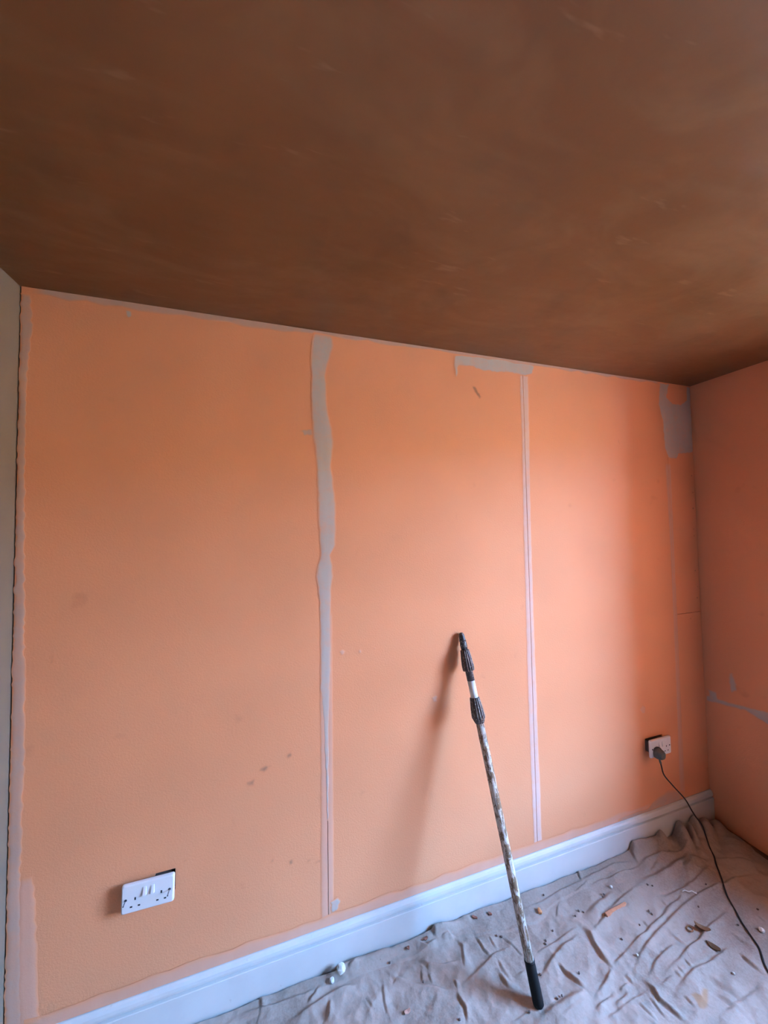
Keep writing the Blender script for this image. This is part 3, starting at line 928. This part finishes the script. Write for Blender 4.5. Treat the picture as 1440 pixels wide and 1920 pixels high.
tip = pole_part('tip_cone', [(.953, .0140), (.968, .0150), (.975, .0142), (.984, .0138), (.988, .0128), (1.0, .0118), (1.006, .0102), (1.010, .0060), (1.011, .002)], M_TIP, label='tapered dark tip')
bm = bmesh.new()
for t in (.9765, .983):
    lathe(bm, [((t - .0018) * PL, .0138), (t * PL, .0152), ((t + .0018) * PL, .0138)], 28)
from_bm('thread_ridge', bm, M_TIP, tip, True)


# ------------------------------------------------------------------ sockets
def plate_mesh(w, h, d):
    bm = bmesh.new()
    r, n = .006, 5
    pts = []
    for cx, cz, a0 in ((w / 2 - r, h / 2 - r, 0), (-w / 2 + r, h / 2 - r, 90), (-w / 2 + r, -h / 2 + r, 180), (w / 2 - r, -h / 2 + r, 270)):
        for k in range(n + 1):
            a = math.radians(a0 + 90 * k / n)
            pts.append((cx + r * math.cos(a), cz + r * math.sin(a)))
    lay = [(0.0, 1.0), (-d * .55, 1.0), (-d * .85, 1 - .0014 / (w / 2)), (-d, 1 - .0040 / (w / 2))]
    rings = []
    for y, s in lay:
        k = (1 - s) * (w / 2)
        rings.append([bm.verts.new((x - math.copysign(k, x), y, z - math.copysign(k, z))) for x, z in pts])
    m = len(pts)
    for a, b in zip(rings[:-1], rings[1:]):
        for i in range(m):
            bm.faces.new((a[i], a[(i + 1) % m], b[(i + 1) % m], b[i]))
    bm.faces.new(rings[0]); bm.faces.new(list(reversed(rings[-1])))
    bmesh.ops.recalc_face_normals(bm, faces=bm.faces)
    return bm


PW, PH, PD = .146, .086, .0095
slot_v = slot_h = None


def socket(center, gap, label, screw_out, tilt=0.0, slots=True):
    root = empty('double_socket', (center[0], 0, center[1]))
    root.rotation_euler = (0, tilt, 0)
    tag(root, label, 'socket')
    from_plate = plate_mesh(PW, PH, PD)
    bmesh.ops.translate(from_plate, verts=from_plate.verts, vec=(0, -gap, 0))
    plate = from_bm('faceplate', from_plate, M_WHITE, root)
    bx = box_obj('back_box', (-.058, .058, -gap + .0005, CAV - .012, -.027, .027), M_STEEL, root, .002, 1)
    yf = -gap - PD
    # rocker switches
    for cx in (-.0095, .0125):
        bm = bmesh.new()
        z0, z1, w2 = .003, .030, .0062
        v = [bm.verts.new(p) for p in ((cx - w2, yf + .001, z0), (cx + w2, yf + .001, z0), (cx + w2, yf + .001, z1), (cx - w2, yf + .001, z1),
                                       (cx - w2 + .001, yf - .0052, z0 + .001), (cx + w2 - .001, yf - .0052, z0 + .001), (cx + w2 - .0025, yf - .0010, z1 - .002), (cx - w2 + .0025, yf - .0010, z1 - .002))]
        for f in ((0, 1, 2, 3), (4, 7, 6, 5), (0, 4, 5, 1), (1, 5, 6, 2), (2, 6, 7, 3), (3, 7, 4, 0)):
            bm.faces.new([v[i] for i in f])
        bmesh.ops.bevel(bm, geom=list(bm.edges), offset=.0008, segments=2, affect='EDGES')
        bmesh.ops.recalc_face_normals(bm, faces=bm.faces)
        from_bm('rocker_switch', bm, M_WHITE, root)
    for cx in (-.0345, .0375):
        for dx, dz, w, h in ((0, -.001, .0042, .0082), (-.0105, -.0235, .0066, .0044), (.0108, -.0235, .0066, .0044)):
            box_obj('pin_slot', (cx + dx - w / 2, cx + dx + w / 2, yf - .0003, yf + .002, dz - h / 2, dz + h / 2), M_DARK, root)
    for cx in (-.0603, .0603):
        bm = bmesh.new()
        lathe(bm, [(-.002, .0036), (.0004, .0036)], 12)
        bmesh.ops.rotate(bm, verts=bm.verts, cent=(0, 0, 0), matrix=Matrix.Rotation(math.pi / 2, 3, 'X'))
        bmesh.ops.translate(bm, verts=bm.verts, vec=(cx, yf, 0))
        hole = from_bm('screw_hole', bm, M_DARK, root)
        if screw_out:
            bm = bmesh.new()
            L = .017 if cx < 0 else .020
            lathe(bm, [(-.01, .0013), (L, .0013), (L + .0005, .0019), (L + .0025, .0019)], 10)
            bmesh.ops.rotate(bm, verts=bm.verts, cent=(0, 0, 0), matrix=Matrix.Rotation(math.pi / 2, 3, 'X'))
            bmesh.ops.translate(bm, verts=bm.verts, vec=(cx, yf, 0))
            from_bm('screw', bm, M_SCREW, root)
    return root, yf


socket(SL, .0165, 'white double wall socket with loose screws, low on the left of the wall', True, math.radians(1.2))
_, YF = socket(SR, .026, 'white double wall socket with a dark plug in it, near the right corner', False)

# plug and its cable running down onto the dust sheet
px0, pz0 = SR[0] - .0345, SR[1] - .016
lead = empty('power_lead', (px0, YF, pz0))
tag(lead, 'dark grey plug with black cable trailing from socket across the dust sheet', 'cable')
lead_inv = Matrix.Translation((-px0, -YF, -pz0))
bm = bmesh.new()
outl = [(-.024, -.006), (-.022, .014), (-.014, .024), (0, .027), (.014, .024), (.022, .014), (.024, -.006), (.020, -.020), (.010, -.027), (-.010, -.027), (-.020, -.020)]
rings = []
for y, s in ((0, .96), (-.006, 1.0), (-.014, .98), (-.018, .86), (-.030, .78), (-.034, .66), (-.035, .4)):
    rings.append([bm.verts.new((x * s, y, z * s)) for x, z in outl])
m = len(outl)
for a, b in zip(rings[:-1], rings[1:]):
    for i in range(m):
        bm.faces.new((a[i], a[(i + 1) % m], b[(i + 1) % m], b[i]))
bm.faces.new(rings[0]); bm.faces.new(list(reversed(rings[-1])))
bmesh.ops.recalc_face_normals(bm, faces=bm.faces)
plug = from_bm('plug', bm, M_PLUG, lead, True)
tube('strain_relief', [(0, -.014, -.022), (.001, -.015, -.034), (.003, -.017, -.046)], .0048, M_PLUG, lead)
R = .0031
path = [Vector((0.002, -.016, -.040)), Vector((.006, -.018, -.062))]
wpts = [(2.617, -.055, .358), (2.659, -.066, .304), (2.722, -.078, .232), (2.747, -.088, .182), (2.765, -.098, .146), (2.790, -.108, .104)]
for p in wpts: path.append(lead_inv @ Vector(p))
fl = [(2.797, -.130), (2.775, -.160), (2.735, -.190), (2.697, -.226), (2.664, -.253), (2.634, -.277), (2.612, -.300), (2.591, -.324), (2.569, -.352), (2.548, -.378),
      (2.533, -.402), (2.514, -.432), (2.495, -.458), (2.475, -.476), (2.455, -.492), (2.430, -.520), (2.40, -.56), (2.34, -.66), (2.30, -.80), (2.32, -1.0)]
for x, y in fl: path.append(lead_inv @ Vector((x, y, chmax(x, y, .006) + R * .35)))
tube('cable_run', path, R, M_CABLE, lead, n=8, sub=5)


# ------------------------------------------------------------------ scraps lying on the dust sheet
def flake_mesh(L, Wd, T, curl, seed, n=9):
    r = random.Random(seed)
    bm = bmesh.new()
    top, bot = [], []
    for k in range(n):
        a = 2 * math.pi * k / n
        q = r.uniform(.72, 1.1)
        x, y = .5 * L * math.cos(a) * q, .5 * Wd * math.sin(a) * q
        z = curl * (x / (.5 * L)) ** 2
        top.append(bm.verts.new((x, y, z + T))); bot.append(bm.verts.new((x, y, z)))
    ct, cb = bm.verts.new((0, 0, T * 1.3)), bm.verts.new((0, 0, 0))
    for k in range(n):
        j = (k + 1) % n
        bm.faces.new((top[k], top[j], ct)); bm.faces.new((bot[j], bot[k], cb)); bm.faces.new((bot[k], bot[j], top[j], top[k]))
    return bm


def scrap(name, x, y, rz, bm, mat, label, cat, group=None, lift=None):
    o = from_bm(name, bm, mat)
    o.location = (x, y, (chmax(x, y, .008) if lift is None else lift))
    o.rotation_euler = (0, 0, rz)
    return tag(o, label, cat, group)


# split strip of wood with a torn end
bm = bmesh.new()
rw_ = random.Random(3)
secs = []
for k in range(8):
    t = k / 7
    x = -.06 + .12 * t
    hw = .0105 * (1 - .5 * t) + rw_.uniform(-.001, .001)
    hh = .008 * (1 - .45 * t)
    off = rw_.uniform(-.0012, .0012)
    secs.append([bm.verts.new((x + (rw_.uniform(-.006, .006) if k in (0, 7) else 0), off + a * hw, b)) for a, b in ((-1, 0), (-.6, hh), (.5, hh * 1.25), (1, .3 * hh), (.8, 0))])
for a, b in zip(secs[:-1], secs[1:]):
    for i in range(5):
        bm.faces.new((a[i], a[(i + 1) % 5], b[(i + 1) % 5], b[i]))
bm.faces.new(secs[0]); bm.faces.new(list(reversed(secs[-1])))
bmesh.ops.recalc_face_normals(bm, faces=bm.faces)
wood = scrap('wood_splinter', 2.106, -.194, math.radians(5), bm, M_WOOD, 'orange brown splinter of wood lying in a fold of the dust sheet', 'wood splinter', lift=chmax(2.106, -.194, .03) - .002)
bm = flake_mesh(.014, .016, .006, .001, 21)
cap = from_bm('torn_end', bm, M_LEAF, wood)
cap.location = (-.060, 0, .001)

scrap('brown_flake', 2.337, -.404, math.radians(-60), flake_mesh(.042, .020, .003, .004, 5, 11), M_LEAF, 'oval dark brown flake alone on the sheet at lower right', 'flake')
scrap('curled_scrap', 2.361, -.353, math.radians(-55), flake_mesh(.050, .020, .005, .008, 6, 11), M_CURL, 'curled tan scrap on a crease, beyond the oval brown flake', 'scrap')
scrap('thin_scrap', 2.352, -.346, math.radians(-35), flake_mesh(.036, .009, .003, .006, 8), M_LEAF, 'narrow dark sliver lying over the curled tan scrap', 'scrap', lift=chmax(2.352, -.346, .008) + .006)
ring_pts = [(.011 * math.cos(a), .009 * math.sin(a), .002 + .001 * math.sin(2 * a)) for a in np.linspace(0, 5.6, 9)]
o = tube('shaving_curl', ring_pts, .0022, M_CURL, None, 6, 4)
o.location = (2.322, -.334, chmax(2.322, -.334, .012))
tag(o, 'small tan ring shaped shaving beside the curled scrap', 'shaving')
scrap('orange_chip', 1.802, -.101, math.radians(80), flake_mesh(.024, .016, .008, 0, 9), M_FOAM, 'small orange chip on the sheet right of the pole', 'chip')
o = tube('pale_thread', [(0, 0, .003), (.012, -.002, .006), (.024, -.010, .004), (.036, -.014, .007), (.046, -.024, .004), (.052, -.020, .003)], .0019, M_PAPER, None, 6, 5)
o.location = (2.440, -.234, chmax(2.455, -.245, .02))
tag(o, 'curled white thread lying across a fold near the corner', 'thread')


def ball(name, x, y, r, seed, label, cat, group=None):
    rr = random.Random(seed)
    bm = bmesh.new()
    bmesh.ops.create_icosphere(bm, subdivisions=2, radius=r)
    for v in bm.verts:
        v.co *= rr.uniform(.80, 1.08)
        v.co.z *= .8
    o = from_bm(name, bm, M_PAPER)
    o.location = (x, y, chmax(x, y, r * .6) + r * .62)
    return tag(o, label, cat, group)


ball('paper_ball', .979, -.047, .0165, 1, 'larger crumpled white paper ball against the skirting board', 'paper ball')
ball('paper_ball', .945, -.053, .0095, 2, 'smaller white paper ball left of the larger one by the skirting', 'paper ball')
ball('plaster_crumb', 2.175, -.116, .0065, 3, 'white crumb beyond the wood splinter, nearest the skirting', 'crumb')
ball('plaster_crumb', 2.041, -.332, .0045, 4, 'tiny white crumb on the sheet between wood splinter and stain', 'crumb')
ball('plaster_crumb', 2.315, -.476, .0045, 5, 'tiny white crumb on the sheet right of the tan stain', 'crumb')
ball('paper_scrap', 2.575, -.428, .0095, 6, 'white scrap at the right edge beyond the cable', 'scrap')

for x, y, L, wd, rz, mat, lab, s in (
        (1.312, -.046, .022, .012, 30, M_FLAKE, 'red brown flake standing against the skirting left of the pole', 31),
        (1.533, -.042, .026, .012, -35, M_FLAKE, 'red brown flake on the sheet edge just left of the pole', 32),
        (1.599, -.050, .018, .011, -60, M_FLAKE, 'red brown flake on the sheet edge behind the pole', 33),
        (1.237, -.050, .013, .011, 20, M_FLAKE, 'round dark flake on the rolled edge left of the pole', 34),
        (1.173, -.206, .026, .010, 5, M_PINKF, 'pinkish flake low on the sheet left of the pole', 35)):
    scrap('paint_flake', x, y, math.radians(rz), flake_mesh(L, wd, .003, .003, s, 8), mat, lab, 'flake', 'paint flakes along the wall')

CRUMBS = [(1.753, -.188), (1.793, -.306), (1.668, -.334), (1.688, -.335), (1.662, -.262), (1.583, -.115), (1.556, -.332), (1.805, -.169), (1.959, -.147), (2.116, -.13), (1.863, -.056),
          (2.447, -.289), (2.239, -.233), (2.521, -.382), (2.037, -.274), (2.149, -.261), (2.661, -.375), (2.583, -.237), (2.332, -.162), (2.100, -.138), (2.239, -.245), (1.327, -.277),
          (1.158, -.064), (1.253, -.153), (1.60, -.122), (1.975, -.155), (1.93, -.158), (2.35, -.17), (1.745, -.196)]
kinds = []
for k in range(4):
    bmk = flake_mesh(.0105 - .0015 * k, .0065, .003, .0006, 50 + k, 7)
    mk = bpy.data.meshes.new('dirt_crumb')
    bmk.to_mesh(mk); bmk.free()
    mk.materials.append(M_CRUMB)
    kinds.append(mk)
for i, (x, y) in enumerate(CRUMBS):
    o = bpy.data.objects.new('dirt_crumb', kinds[i % 4])
    COL.objects.link(o)
    o.location = (x, y, chmax(x, y, .005))
    o.rotation_euler = (0, 0, rnd.uniform(0, 6.28))
    tag(o, 'tiny dark crumb of dirt lying on the dust sheet', 'crumb', 'dark crumbs on the dust sheet')
